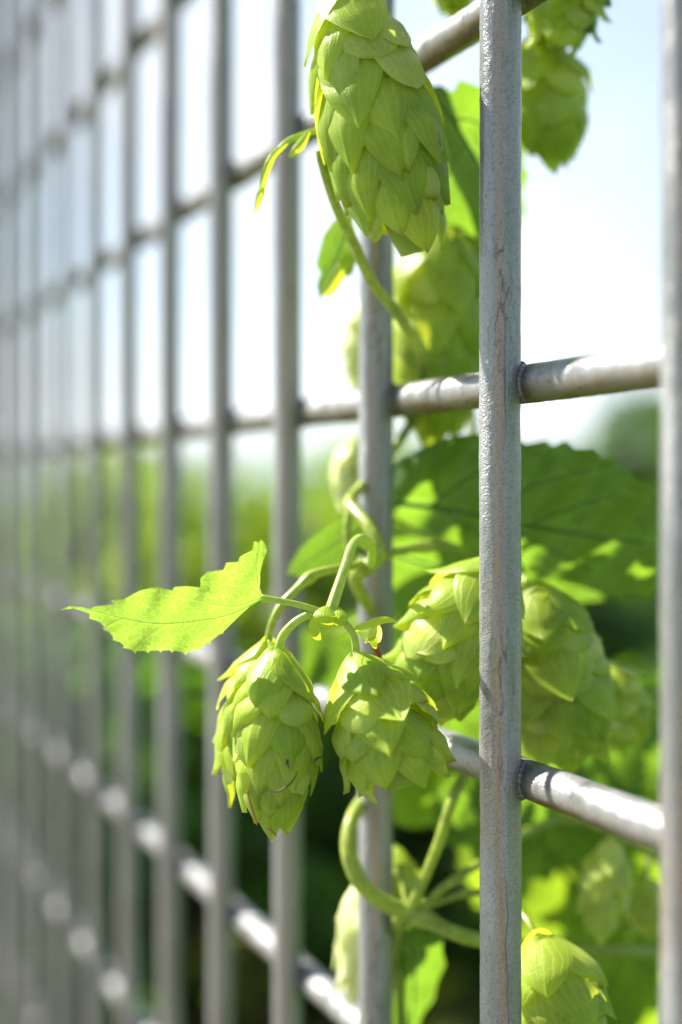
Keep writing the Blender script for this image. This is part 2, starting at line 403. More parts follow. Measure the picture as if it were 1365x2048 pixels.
# ------------------------------------------------------------------ hop cones
def cone_body(top, tip, width, n=38, seed=1, face=0.0, res=(13, 15), flare=.10, blunt=0.0, full=.75, lscale=1.0, bend=0.0, round_share=.42):
    """overlapping bracts wound round the axis from top to tip"""
    rnd = random.Random(seed)
    top = Vector(top); tip = Vector(tip); ax = tip-top; H = ax.length; ax.normalize()
    cv = Vector((0, -1, 0)); X = (cv-ax*cv.dot(ax)).normalized(); Y = ax.cross(X)
    R = width/2
    def prof(s):
        s = min(max(s, 0), 1.0)
        return (math.sin(math.pi*(s*(1-blunt))**full))**.52 if 0 < s < 1 else 0.0
    mb = MB()
    # core
    V = []; Fc = []; ns_, nk = 16, 14
    for i in range(ns_+1):
        s = i/ns_
        r = R*.50*prof(min(.98, s*.9+.02))
        for k in range(nk):
            t = 2*math.pi*k/nk
            V.append(top+ax*(s*.92*H)+(X*math.cos(t)+Y*math.sin(t))*r)
    for i in range(ns_):
        for k in range(nk): Fc.append((i*nk+k, i*nk+(k+1) % nk, (i+1)*nk+(k+1) % nk, (i+1)*nk+k))
    mb.add(V, Fc, None, 2); mb.T = [.5]*len(V); mb.B = [0]*len(V)
    nu, nv = res
    for i in range(n):
        f = i/(n-1)
        th0 = face+i*2.39996+rnd.uniform(-.20, .20)
        isb = i > 2 and rnd.random() < round_share                      # rounder, paler bracteole
        s0 = -.04+.74*f**.95+rnd.uniform(-.02, .02)
        Lf = (.46-.14*f)*(.62+.38*min(1, f*3.5))*lscale*rnd.uniform(.88, 1.15)*(.72 if isb else 1.0)
        hw = R*(.60 if isb else .74)*rnd.uniform(.86, 1.14)*(1-.30*f)
        fl = flare*rnd.uniform(-.1, 1.6)*(0.1 if isb else 1.0)
        lay = rnd.uniform(-.03, .03)-(.05 if isb else 0)
        tw = rnd.uniform(-.22, .22); cup = rnd.uniform(-.02, .20); ph = rnd.uniform(0, 6); curl = rnd.uniform(-.3, 1.0)
        V = []; UV = []; tint = rnd.random(); brown = rnd.random() < .4
        for b in range(nv):
            v = b/(nv-1)
            if isb: wv = min(1, v/.38)**.55*(1-max(0, (v-.5)/.5)**2.6)**.6
            else:   wv = min(1, v/.36)**.55*(1-max(0, (v-.36)/.64)**1.55)**.92
            if b == nv-1: wv = .015
            s = s0+Lf*v
            rs = R*prof(s) if s < .95 else R*prof(.95)*max(.12, 1-(s-.95)*6)
            if s < .12: rs = max(rs, R*prof(.12)*max(0, (s+.05)/.17)**.42)
            r_c = rs*(.60+.36*min(1, v*1.7)**.8)+R*(.10*v+lay)+R*.035*math.sin(math.pi*v)+R*fl*max(0, (v-.6)/.4)**2
            r_c = max(r_c, R*.05)
            for a in range(nu):
                u = 2*a/(nu-1)-1
                ww = hw*wv
                dth = max(-1.3, min(1.3, u*ww/max(r_c, R*.34)))
                r = r_c*(1-cup*u*u*(.5+.5*v))
                r += R*.006*math.cos(u*17+ph)*math.sin(math.pi*min(1, v*1.1))
                r += R*.016*math.sin(v*7+u*3+ph)*abs(u)
                r += R*.05*curl*abs(u)**3*max(0, v-.25)         # free edges lifting
                if not isb: r += R*.03*math.exp(-(u/.14)**2)*v-R*.04*(1-abs(u))*max(0, v-.7)*curl
                th = th0+dth+tw*v
                d = X*math.cos(th)+Y*math.sin(th)
                sax = (s-Lf*.10*u*u*(1-v))*H
                p = top+ax*sax+d*r
                if bend: p += Y*bend*H*(s*s)
                V.append(p); UV.append((u*.5+.5, v))
        Fc = [(b*nu+a, b*nu+a+1, (b+1)*nu+a+1, (b+1)*nu+a) for b in range(nv-1) for a in range(nu-1)]
        mb.add(V, Fc, UV, 1 if isb else 0); mb.T += [tint]*len(V); mb.B += [(max(0, (q//nu)/(nv-1)-.86)*6 if brown else 0) for q in range(len(V))]
    return mb

def cone(parent, top, tip, width, label=None, stalk=None, stalk_r=.0016, mats=None, **kw):
    mb = cone_body(top, tip, width, **kw)
    o = link('hop_cone', mb.data(), mats or [M_bract, M_bracteole, M_core], parent, origin=top)
    set_attr(o, 'tint', mb.T); set_attr(o, 'brown', mb.B)
    if label: o['label'] = label
    if stalk:
        path = smooth_path(stalk+[Vector(top)+(Vector(tip)-Vector(top))*.06], 8)
        link('stalk', tube(path, [stalk_r*.9, stalk_r, stalk_r*1.25], 14, .06, 7), M_stem_pale, o, origin=top)
    return o

def stem(parent, pts, r, name='stem', mat=None, ridge=.11, seg=16, nodes=(), twist=60, hairs=320):
    path = smooth_path(pts, 10); n = len(path)
    rr = np.interp(np.linspace(0, 1, n), np.linspace(0, 1, len(r)), r) if not np.isscalar(r) else np.full(n, r)
    rr = rr.copy()
    for f in nodes: rr *= 1+.45*np.exp(-((np.linspace(0, 1, n)-f)/.03)**2)
    V, Fc, UV = tube(path, list(rr), seg, ridge, 6, twist=twist)
    if hairs:
        rnd = random.Random(n); nb_ = len(V)-2
        for q in range(hairs):
            i = rnd.randrange(nb_); ring = min(i//seg, n-1); p = Vector(V[i]); d = (p-Vector(path[ring])).normalized()
            d = (d+Vector((rnd.uniform(-.4, .4), rnd.uniform(-.4, .4), rnd.uniform(-.6, .1)))).normalized(); sdv = d.cross(Vector((0, 1, 0))).normalized()
            ln = rnd.uniform(.0003, .0008); b = len(V)
            V += [p-sdv*.00005, p+sdv*.00005, p+d*ln]; UV += [(0, 0)]*3; Fc.append((b, b+1, b+2))
    return link(name, (V, Fc, UV), mat or M_stem, parent, origin=path[0])

# ------------------------------------------------------------------ leaves
def poly_mesh(outline, step, sub=True):
    """triangulate a 2D outline with interior points"""
    pts = [Vector(p) for p in outline]; n = len(pts)
    xs = [p.x for p in pts]; ys = [p.y for p in pts]
    def inside(x, y):
        c = False; j = n-1
        for i in range(n):
            if (pts[i].y > y) != (pts[j].y > y) and x < (pts[j].x-pts[i].x)*(y-pts[i].y)/(pts[j].y-pts[i].y)+pts[i].x: c = not c
            j = i
        return c
    bd = []
    for i in range(n):
        a, b = pts[i], pts[(i+1) % n]; k = max(1, int((b-a).length/step))
        for q in range(k): bd.append(a.lerp(b, q/k))
    nb = len(bd); allp = list(bd); rnd = random.Random(4)
    y = min(ys); r = 0
    while y < max(ys):
        x = min(xs)+(step*.5 if r % 2 else 0)
        while x < max(xs):
            if inside(x, y): allp.append(Vector((x+rnd.uniform(-.1, .1)*step, y+rnd.uniform(-.1, .1)*step)))
            x += step
        y += step*.87; r += 1
    vs, es, fs, *_ = delaunay_2d_cdt([Vector((p.x, p.y)) for p in allp], [(i, (i+1) % nb) for i in range(nb)], [list(range(nb))], 1, 1e-6)
    return [Vector(v) for v in vs], [tuple(f) for f in fs]

def traced_leaf(parent, outline, zf, step=9, mats=(None, None), veins=(), rib=.0006, petiole=None, label=None, ptr=.0013, pucker=.0008):
    """outline in photograph pixels; zf(px,py) gives each point its own depth"""
    vs, fs = poly_mesh(outline, step)
    va = np.zeros(len(vs)); PA = np.array([(v.x, v.y) for v in vs])
    for vein, k in veins:
        pp = smooth_path([(x, y, 0) for x, y in vein], 10)[:, :2]; wid = 3.4*k*rib/.0005+1.0
        tt = np.linspace(1, .45, len(pp))
        d = np.min(np.hypot(PA[:, None, 0]-pp[None, :, 0], PA[:, None, 1]-pp[None, :, 1])/tt[None, :], axis=1)
        va = np.maximum(va, np.exp(-(d/wid)**2)*min(1, .5+k*.5))
    V = [P(v.x, v.y, zf(v.x, v.y)+pucker*(-.6*a_+.22*noise.noise(Vector((v.x*.045, v.y*.06, 1))))) for v, a_ in zip(vs, va)]
    o = link('leaf', (V, fs, [(v.x/1000, v.y/1000) for v in vs]), mats[0], parent)
    if label: o['label'] = label
    set_attr(o, 'vein', va)
    mb = MB()
    for vein, k in veins:
        pp = smooth_path([(x, y, 0) for x, y in vein], 8)
        path = [P(x, y, zf(x, y)+pucker*(-.6+.22*noise.noise(Vector((x*.045, y*.06, 1))))) for x, y, _ in pp]
        mb.add(*tube(path, [rib*k, rib*k*.8, rib*k*.3], 8))
    if veins: link('leaf_rib', mb.data(), mats[1], o, origin=V[0])
    if petiole: link('petiole', tube(smooth_path(petiole, 8), [ptr*1.2, ptr, ptr*1.1], 12, .05), M_stem_pale if mats[1] is M_vein else M_stem, o, origin=petiole[0])
    return o

def hop_outline(lobes=((0, 1.0), (58, .80), (-58, .80)), teeth=11, seed=0, dep=.075):
    rnd = random.Random(seed); out = []
    n = 360
    for i in range(n):
        th = -180+360*i/n
        r = .30
        for a, Lb in lobes:
            d = abs((th-a+180) % 360-180)
            r = max(r, Lb*(math.cos(math.radians(min(90, d*1.35)))**.75) if d < 66 else 0, .52*Lb*math.exp(-(d/62)**2))
        back = abs(abs(th)-180)
        r *= 1-.72*math.exp(-(back/22)**2)
        sw = (i*teeth*4/n) % 1.0
        r *= 1-dep*(1-sw)*(1 if back > 25 else .3)
        out.append((r*math.cos(math.radians(th)), r*math.sin(math.radians(th))))
    return out

def hop_leaf(parent, base, tip_dir, normal, size, seed=0, mats=None, cup=.12, wave=.03, lobes=None, petiole=None, label=None, fold=.18, droop=.25):
    mats = mats or (M_leaf, M_vein_dark)
    lobes = lobes or ((0, 1.0), (58, .78), (-58, .78))
    vs, fs = poly_mesh(hop_outline(lobes, seed=seed), .055)
    d = Vector(tip_dir).normalized(); nr = Vector(normal); nr = (nr-d*nr.dot(d)).normalized(); sd_ = d.cross(nr)
    base = Vector(base)
    def at(x, y, lift=0.0):
        h = -fold*abs(y)*.6-droop*max(0, x)**2*.8+wave*math.sin(x*9+seed)*math.sin(y*8+seed*2)+cup*(x*x+y*y)*.3
        for a, Lb in lobes:   # each lobe creased along its own rib
            ca, sa = math.cos(math.radians(a)), math.sin(math.radians(a))
            q = abs(-x*sa+y*ca); al = x*ca+y*sa
            if al > 0: h -= .06*math.exp(-(q/.08)**2)*min(1, al*3)
        return base+(d*x+sd_*y+nr*(h+lift))*size
    V = [at(v.x, v.y) for v in vs]
    o = link('leaf', (V, fs, [(v.x, v.y) for v in vs]), mats[0], parent, origin=base)
    if label: o['label'] = label
    mb = MB()
    for a, Lb in lobes:
        ca, sa = math.cos(math.radians(a)), math.sin(math.radians(a))
        for off in (.006,):
            path = [at(ca*Lb*t*.95, sa*Lb*t*.95, off) for t in np.linspace(0, 1, 12)]
            mb.add(*tube(path, [.011*size, .006*size, .002*size], 6))
        for t0 in (.25, .42, .58, .74):
            for sgn in (-1, 1):
                b2 = math.radians(a+sgn*42); ln = Lb*.34*(1-t0*.6)
                path = [at(ca*Lb*t0+math.cos(b2)*ln*t, sa*Lb*t0+math.sin(b2)*ln*t, .004) for t in np.linspace(0, 1, 7)]
                mb.add(*tube(path, [.005*size, .002*size], 5))
    link('leaf_rib', mb.data(), mats[1], o, origin=base)
    if petiole: link('petiole', tube(smooth_path(petiole+[base], 8), .0014, 10, .05), M_stem, o, origin=petiole[0])
    return o

# ---- the vine twining up beside the second bar
vine = thing('hop_vine', 'hop vine left of the sharp bar, with the hanging cone pair and small bright leaf', 'climbing plant', (P(750, 975, .70).x, .70, 0), 'hop vines on the fence')
Z = .570
# node where the small leaf and the two front cones meet
stem(vine, [P(640, 300, .605), P(650, 345, .607), P(672, 410, .612), P(705, 480, .622), P(742, 560, .632), P(788, 618, .640), P(822, 670, .652), P(842, 715, .665), P(846, 760, .680), P(836, 820, .70), P(812, 862, .70), P(782, 905, .695), P(735, 960, .685)], [.0019, .0022, .0024, .0023, .0022], twist=80)
stem(vine, [P(735, 960, .685), P(700, 1000, .662), P(712, 1022, .650), P(738, 1052, .640), P(757, 1090, .635), P(752, 1122, .635), P(724, 1138, .640), P(712, 1160, .648), P(732, 1205, .66), P(758, 1250, .70), P(775, 1330, .72), P(780, 1450, .725), P(776, 1600, .73)], [.0023, .0026, .0030, .0032, .0026, .0024, .0024], nodes=(.5,), twist=80)
stem(vine, [P(704, 1008, .655), P(696, 1045, .652), P(698, 1090, .650), P(712, 1130, .648), P(722, 1150, .65)], [.0021, .0019, .0022])
# hooked side shoot that carries the front cluster
stem(vine, [P(742, 1128, .628), P(744, 1098, .612), P(728, 1078, .600), P(708, 1086, .590), P(692, 1130, .582), P(678, 1172, .576), P(666, 1208, .572), P(660, 1228, Z)], [.0018, .0018, .0019, .0021, .0023], mat=M_stem_pale, name='side_shoot')
# side shoot to the cone behind
stem(vine, [P(990, 1125, .70), P(940, 1105, .68), P(880, 1092, .665), P(805, 1100, .65), P(765, 1116, .645), P(718, 1130, .635), P(665, 1140, .625), P(628, 1150, .618), P(592, 1180, .612), P(560, 1215, .608), P(542, 1255, .606), P(536, 1296, .605)], [.0018, .0018, .0019, .0018, .0018, .0018], nodes=(.22, .66), name='side_shoot')

HERO = [(525,1192),(520,1175),(521,1144),(527.5,1118),(535,1101),(530,1087),(522,1079),(519,1085),(509,1083),(505.5,1100),(481,1113),(477,1124),(453,1125.5),(447.5,1140),(415,1144),(402,1156),(401,1175),(374,1172.5),(349.5,1174),(345,1181),(316.5,1175),(303,1176),(281,1181),(246,1199),(222,1201),(231,1209),(189,1213),(182,1218),(163,1214),(141,1212),(120,1220),(149.5,1217),(180,1227.5),(179,1237),(211,1249.5),(206,1257),(228.6,1271.5),(226,1280),(250.6,1289),(246,1295.6),(272.5,1303),(299,1302),(325,1301),(347,1302),(373.6,1306),(400,1297),(422,1282.5),(448,1263),(479,1232),(501,1212),(524,1198)]
_h = []
for _i, _p in enumerate(HERO):          # small hooked teeth along the lower edge
    if _i > 33 and _i < 48:
        _q = HERO[_i-1]; _h.append((_q[0]*.35+_p[0]*.65, _q[1]*.35+_p[1]*.65-1.0)); _h.append((_p[0]-1, _p[1]+4.5))
    _h.append(_p)
HERO = _h
def zhero(x, y):
    xm = [120, 190, 250, 320, 420, 525]; ym = [1219, 1222, 1238, 1247, 1238, 1196]
    m = float(np.interp(x, xm, ym)); d = (y-m)/100.0
    z = .566-.006*math.sin((525-x)/400*2.2)
    z += .012*d if d < 0 else .010*d          # both halves lean back from the midrib a little
    z += .0004*math.exp(-((y-(1170+(x-300)*.06))/9)**2)*(1 if x < 420 else .2)
    z += .0010*math.sin(x*.075+y*.03)*min(1, abs(d)*2)
    return z
def tooth_veins(): 
    v = [([(525,1196),(478,1222),(420,1238),(320,1247),(245,1236),(190,1222),(150,1216)], 1.0),
         ([(523,1195),(470,1212),(420,1206),(380,1197),(342,1186)], .75),
         ([(523,1193),(498,1168),(470,1152),(452,1146)], .65), ([(522,1190),(516,1160),(514,1130),(520,1100),(522,1086)], .7),
         ([(517,1158),(500,1135),(484,1122)], .4), ([(498,1168),(475,1168),(440,1162),(410,1163)], .45)]
    for x0, y0, x1, y1 in ((470,1225,425,1278),(430,1236,375,1298),(380,1242,325,1296),(335,1246,272,1298),(285,1243,232,1284),(245,1237,208,1262),(400,1240,345,1205),(350,1246,292,1200),(300,1245,252,1208),(260,1239,225,1214)):
        v.append(([(x0,y0),((x0+x1)/2-6,(y0+y1)/2),(x1,y1)], .42))
    return v
traced_leaf(vine, HERO, zhero, 2.6, (M_leaf_young, M_vein), tooth_veins(), .00034,
            [P(524, 1196, .566), P(560, 1202, .567), P(600, 1210, .568), P(645, 1224, Z)], 'small toothed yellow-green leaf with the sun shining through it')
# stipules and small bracts at the node
def flake(parent, pts, wmax, name='stipule', mat=None, bulge=.35, seedp=0):
    path = smooth_path(pts, 8); n = len(path); V = []; UV = []
    T = np.gradient(path, axis=0)
    for i in range(n):
        v = i/(n-1); wv = wmax*math.sin(math.pi*min(1, v*.92+.06))**.8
        t = Vector(T[i]).normalized(); side = t.cross(Vector((0, 1, 0))).normalized(); nn = side.cross(t)
        for a in range(7):
            u = a/3-1
            V.append(Vector(path[i])+side*u*wv+nn*bulge*wv*u*u); UV.append((u*.5+.5, v))
    Fc = [(i*7+a, i*7+a+1, (i+1)*7+a+1, (i+1)*7+a) for i in range(n-1) for a in range(6)]
    return link(name, (V, Fc, UV), mat or M_bract, parent)
flake(vine, [P(655, 1212, .568), P(652, 1235, .563), P(660, 1256, .566)], .0052)
flake(vine, [P(634, 1222, .570), P(628, 1250, .567), P(633, 1270, .567), P(642, 1279, .568)], .0022)
flake(vine, [P(676, 1214, .570), P(676, 1236, .565), P(668, 1254, .567)], .0040)
flake(vine, [P(702, 1262, .571), P(735, 1250, .568), P(768, 1240, .569), P(794, 1243, .571)], .0017)
flake(vine, [P(716, 1258, .574), P(742, 1266, .570), P(760, 1284, .573)], .0048, mat=M_bracteole)
flake(vine, [P(730, 1258, .573), P(744, 1275, .571), P(752, 1298, .572)], .0020)
o = flake(vine, [P(748, 1294, .573), P(756, 1304, .573), P(763, 1320, .574)], .0010, mat=M_red, name='dry_tip')

# front cones
c1 = cone(vine, P(556, 1312, Z), P(548, 1664, Z+.002), .0355, 'slender pale green hop cone hanging below the small leaf', [P(650, 1226, Z), P(612, 1232, Z-.001), P(582, 1252, Z-.001), P(562, 1282, Z)], .00165,
          n=48, seed=11, face=.6, res=(17, 19), flare=.07, full=.86, lscale=.90)
c2 = cone(vine, P(712, 1322, .571), P(822, 1590, .568), .0435, 'plump green hop cone leaning right, its lower bracts spread', [P(668, 1226, Z), P(692, 1248, Z), P(708, 1272, Z), P(713, 1300, Z+.001)], .0014,
          n=34, seed=7, face=.1, res=(17, 19), flare=.17, full=.95, blunt=.10, lscale=1.0)
cone(vine, P(546, 1290, .606), P(494, 1612, .606), .0365, None, None, n=36, seed=5, face=2.0, flare=.16, full=.84)
cone(vine, P(684, -28, .592), P(840, 552, .598), 0.0490, 'long hop cone hanging high on the vine, brown tipped', [P(660, -60, .61), P(672, -40, .60)], .0018, n=60, seed=23, face=1.2, res=(15, 17), flare=.07, full=.90, lscale=.80, round_share=.5)
# withered threads
def thread(par, pts, r=.00042, mat=None): link('withered_thread', tube(smooth_path(pts, 8), [r*.6, r, r*.5], 6), mat or M_style, par)
zf1 = Z-.0218
thread(c1, [P(540, 1580, zf1), P(556, 1583, zf1-.001), P(578, 1570, zf1-.001), P(591, 1553, zf1), P(594, 1543, zf1)])
thread(c1, [P(572, 1530, zf1), P(576, 1520, zf1-.001), P(577, 1536, zf1)])
thread(c1, [P(629, 1524, Z-.008), P(636, 1516, Z-.009), P(644, 1515, Z-.009)])
thread(c1, [P(494, 1582, Z-.012), P(503, 1612, Z-.012), P(515, 1650, Z-.010)], .0006, M_dry)
thread(c1, [P(536, 1657, Z-.008), P(546, 1664, Z-.008), P(553, 1672, Z-.006)], .0006, M_dry)
# small side tip upper left
stem(vine, [P(640, 260, .615), P(600, 272, .612), P(570, 288, .610), P(545, 320, .608), P(530, 360, .607)], [.0014, .0013, .001], name='side_shoot', mat=M_stem_pale)
flake(vine, [P(575, 286, .608), P(545, 312, .604), P(530, 350, .603), P(520, 395, .604)], .0017)
flake(vine, [P(530, 358, .606), P(522, 385, .603), P(510, 425, .605)], .0016)
flake(vine, [P(618, 262, .61), P(596, 296, .606), P(578, 314, .607)], .0022)
# leaves of the main vine
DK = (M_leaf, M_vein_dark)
def zlin(x0, y0, z0, gx, gy, wob=.004):
    return lambda x, y: z0+gx*(x-x0)/1000+gy*(y-y0)/1000+wob*math.sin(x*.021)*math.cos(y*.024)
BIG = [(738,985),(760,945),(800,918),(850,892),(905,872),(950,866),(990,872),(1005,884),(1040,880),(1052,888),(1092,880),(1106,892),(1132,880),(1150,896),(1186,896),(1198,912),(1228,918),(1236,934),(1262,940),(1270,958),(1298,968),(1304,990),(1330,1010),(1336,1040),(1352,1070),(1340,1100),(1350,1135),(1330,1160),(1310,1190),(1290,1200),(1262,1190),(1240,1200),(1205,1188),(1160,1172),(1110,1160),(1050,1140),(1000,1120),(940,1098),(880,1075),(820,1050),(770,1020)]
bigz = lambda x, y: .705-.035*(x-740)/600+.00013*(y-1020)+.010*((y-(1010+(x-740)*.12))/150)**2+.004*math.sin((x+y*.7)*.045)
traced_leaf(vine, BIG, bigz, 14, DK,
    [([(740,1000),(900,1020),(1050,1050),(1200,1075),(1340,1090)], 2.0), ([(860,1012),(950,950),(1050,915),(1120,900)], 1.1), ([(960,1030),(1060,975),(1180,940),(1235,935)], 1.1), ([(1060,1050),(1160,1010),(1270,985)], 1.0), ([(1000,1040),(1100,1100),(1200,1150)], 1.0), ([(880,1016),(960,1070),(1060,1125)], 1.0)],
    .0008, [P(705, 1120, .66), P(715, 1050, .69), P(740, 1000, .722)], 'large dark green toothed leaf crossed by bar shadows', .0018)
traced_leaf(vine, [(700,1030),(660,1048),(628,1072),(600,1098),(584,1125),(574,1150),(590,1146),(596,1158),(614,1150),(622,1160),(645,1146),(668,1144),(695,1120),(730,1110),(745,1070),(730,1040)],
            zlin(700, 1080, .668, -.10, .22), 9, DK, [([(725,1055),(670,1090),(590,1142)], 1.0)], .0006)
traced_leaf(vine, [(720,1075),(790,1062),(850,1078),(930,1095),(1010,1120),(1080,1140),(1140,1150),(1180,1160),(1200,1185),(1210,1200),(1150,1205),(1080,1190),(1030,1180),(980,1200),(960,1230),(900,1240),(860,1262),(800,1240),(770,1200),(745,1140)],
            zlin(900, 1130, .745, .0, .22), 12, DK, [([(740,1090),(860,1130),(1000,1160),(1190,1190)], 1.4)], .0008)
# upper leaves
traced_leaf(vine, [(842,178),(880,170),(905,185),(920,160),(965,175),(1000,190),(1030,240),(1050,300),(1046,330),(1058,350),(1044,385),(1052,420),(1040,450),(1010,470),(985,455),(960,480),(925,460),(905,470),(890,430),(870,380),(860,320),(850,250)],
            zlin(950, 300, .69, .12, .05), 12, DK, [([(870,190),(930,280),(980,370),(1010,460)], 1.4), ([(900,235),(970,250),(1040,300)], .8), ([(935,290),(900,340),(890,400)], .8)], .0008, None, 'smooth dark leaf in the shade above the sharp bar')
traced_leaf(vine, [(700,420),(670,440),(648,470),(640,500),(632,530),(642,545),(634,570),(640,600),(655,580),(672,585),(680,560),(705,548),(720,500)],
            zlin(680, 500, .655, -.1, .1), 9, DK, [([(705,430),(675,510),(642,590)], 1)], .0006)
flake(vine, [P(722, 505, .66), P(690, 530, .655), P(660, 575, .655), P(645, 590, .655)], .0035)

# ---- second vine behind, with the cones on the right of the sharp bar
vine2 = thing('hop_vine', 'hop vine behind the fence, its cones and leaves right of the sharp bar', 'climbing plant', (P(1100, 975, .74).x, .74, 0), 'hop vines on the fence')
stem(vine2, [P(1210, -80, .78), P(1160, 20, .76), P(1060, 120, .75), P(990, 330, .75), P(950, 500, .76), P(940, 760, .77), P(960, 960, .77), P(985, 1100, .765), P(1030, 1240, .76), P(1100, 1420, .80), P(1140, 1700, .82), P(1120, 2100, .84)], .0024)
cone(vine2, P(880, 455, .700), P(868, 900, .715), .0480, None, [P(950, 440, .74), P(915, 430, .72)], n=44, seed=31, face=.3, flare=.10)
cone(vine2, P(940, 440, .72), P(925, 760, .73), .0400, None, [P(960, 400, .745)], n=34, seed=32, face=1.3, flare=.10)
cone(vine2, P(1075, 85, .690), P(1115, 325, .700), .0420, None, [P(1100, -20, .75), P(1085, 40, .70)], n=26, seed=33, face=.3, flare=.16, lscale=1.35)
cone(vine2, P(1150, -110, .66), P(1108, 120, .665), .0360, None, [P(1170, -140, .68)], n=34, seed=34, face=.9, flare=.28)
cone(vine2, P(915, -160, .70), P(905, 35, .70), .0300, None, [P(930, -190, .72)], n=26, seed=35, flare=.1)
flake(vine2, [P(1180, -30, .66), P(1205, -10, .655), P(1222, 15, .655)], .0030, mat=M_leaf)
flake(vine2, [P(1130, 20, .66), P(1165, 40, .655), P(1185, 66, .655)], .0050, mat=M_leaf)
cone(vine2, P(995, 1125, .612), P(830, 1445, .622), .0465, 'hop cone half hidden behind the sharp bar, bracts turned up at left', [P(1010, 1100, .64)], n=46, seed=41, face=-.9, res=(15, 17), flare=.20, full=.9, lscale=.9)
cone(vine2, P(1075, 1185, .640), P(1150, 1550, .665), .0500, 'broad blurred hop cone just right of the sharp bar', [P(1040, 1130, .68), P(1050, 1160, .66)], n=66, seed=43, face=.4, flare=.22, full=.9, lscale=.72)
cone(vine2, P(1190, 1330, .70), P(1270, 1500, .70), .0330, None, [P(1140, 1290, .73)], n=26, seed=44, flare=.2)
cone(vine2, P(712, 880, .735), P(690, 1025, .735), .0190, None, [P(760, 860, .74)], n=20, seed=45, flare=.1, mats=[M_pale, M_pale, M_core])
cone(vine2, P(735, 600, .76), P(715, 790, .765), .0230, None, [P(800, 570, .77)], n=22, seed=46, flare=.1, mats=[M_pale, M_pale, M_core])
hop_leaf(vine2, P(1150, 1420, .78), (.3, -.1, -.9), (0, -1, -.5), .065, 3, petiole=[P(1100, 1420, .80)])
hop_leaf(vine2, P(1235, 1480, .84), (.6, .1, -.6), (-.2, -1, .3), .075, 5, petiole=[P(1130, 1560, .81)])
hop_leaf(vine2, P(900, 1400, .80), (-.2, 0, -1), (.3, -1, -.5), .060, 7, petiole=[P(1080, 1400, .80)])
hop_leaf(vine2, P(650, 1280, .80), (.5, 0, -.8), (-.5, -1, .3), .050, 8, petiole=[P(740, 1225, .70)])
hop_leaf(vine2, P(1120, 1640, .80), (.6, .1, -.9), (-.3, -1, -.4), .085, 9, mats=(M_leaf_mid, M_vein_dark), petiole=[P(1130, 1600, .81)])

# ---- third vine low down, curling round the second bar
vine3 = thing('hop_vine', 'hop vine low on the fence, thick pale stem curling round the bar at the bottom', 'climbing plant', (P(800, 1800, .66).x, .66, 0), 'hop vines on the fence')
stem(vine3, [P(770, 1560, .74), P(735, 1590, .70), P(708, 1630, .665), P(697, 1672, .655), P(702, 1720, .650), P(724, 1768, .650), P(760, 1800, .655), P(806, 1822, .660), P(850, 1836, .66), P(900, 1862, .655), P(960, 1880, .66), P(1060, 1890, .68), P(1200, 1900, .72), P(1330, 1906, .75)], [.0028, .0032, .0036, .0036, .0034, .0032, .0028], nodes=(.60,), twist=60)
stem(vine3, [P(822, 1820, .66), P(850, 1755, .658), P(880, 1680, .656), P(905, 1600, .655), P(930, 1550, .665), P(960, 1500, .70)], [.0026, .0024, .0022], name='side_shoot')
stem(vine3, [P(838, 1822, .66), P(880, 1782, .662), P(930, 1745, .668), P(980, 1715, .68), P(1060, 1660, .72), P(1140, 1640, .74), P(1230, 1670, .75), P(1330, 1720, .76)], [.0022, .0020, .0020], name='side_shoot')
stem(vine3, [P(850, 1815, .664), P(905, 1795, .67), P(960, 1785, .66), P(1010, 1800, .64), P(1050, 1835, .62), P(1072, 1870, .612)], [.0017, .0014], name='side_shoot')
stem(vine3, [P(815, 1815, .66), P(806, 1770, .668), P(800, 1730, .675)], .0014, name='side_shoot')
stem(vine3, [P(800, 1830, .665), P(790, 1900, .70), P(800, 2000, .72), P(815, 2200, .74), P(820, 2600, .76)], .0030)
cone(vine3, P(1085, 1880, .606), P(1165, 2150, .612), .0390, 'crisp hop cone at the bottom edge right of the sharp bar', [P(1072, 1868, .612)], n=34, seed=51, face=.2, res=(15, 17), flare=.14, lscale=1.1)
cone(vine3, P(790, 1700, .70), P(800, 1860, .70), .0230, None, None, n=24, seed=52, flare=.15)
cone(vine3, P(735, 1760, .715), P(700, 1990, .715), .0220, None, [P(780, 1810, .69)], n=15, seed=53, flare=.9, lscale=1.25, round_share=0, mats=[M_pale, M_pale, M_core])
cone(vine3, P(1222, 1690, .715), P(1200, 1880, .715), .0260, None, [P(1225, 1660, .75)], n=22, seed=54, flare=.2, mats=[M_bracteole, M_pale, M_core])
cone(vine3, P(1290, 1760, .73), P(1300, 1880, .73), .0240, None, [P(1300, 1700, .75)], n=22, seed=55, flare=.15)
traced_leaf(vine3, [(782,1840),(820,1835),(860,1845),(888,1860),(884,1900),(892,1930),(876,1960),(868,2000),(845,2030),(830,2070),(800,2100),(775,2080),(770,1980),(772,1900)], zlin(830, 1950, .71, .1, .22), 12, DK, [([(800,1842),(830,1930),(820,2080)], 1.4)], .0008)
hop_leaf(vine3, P(1060, 1650, .78), (.5, .1, -.9), (-.3, -1, -.5), .080, 15, mats=(M_leaf_mid, M_vein_dark), petiole=[P(1050, 1668, .72)])
hop_leaf(vine3, P(1250, 1900, .80), (-.2, .1, -.9), (.3, -1, -.5), .075, 16, mats=(M_leaf_mid, M_vein_dark), petiole=[P(1200, 1900, .72)])
hop_leaf(vine3, P(880, 1520, .76), (-.3, .1, -.9), (.3, -1, -.5), .045, 17, mats=(M_leaf_mid, M_vein_dark), petiole=[P(960, 1500, .70)])
hop_leaf(vine3, P(990, 1540, .74), (.3, .1, -.9), (.3, -1, .5), .060, 18, petiole=[P(960, 1500, .70)])

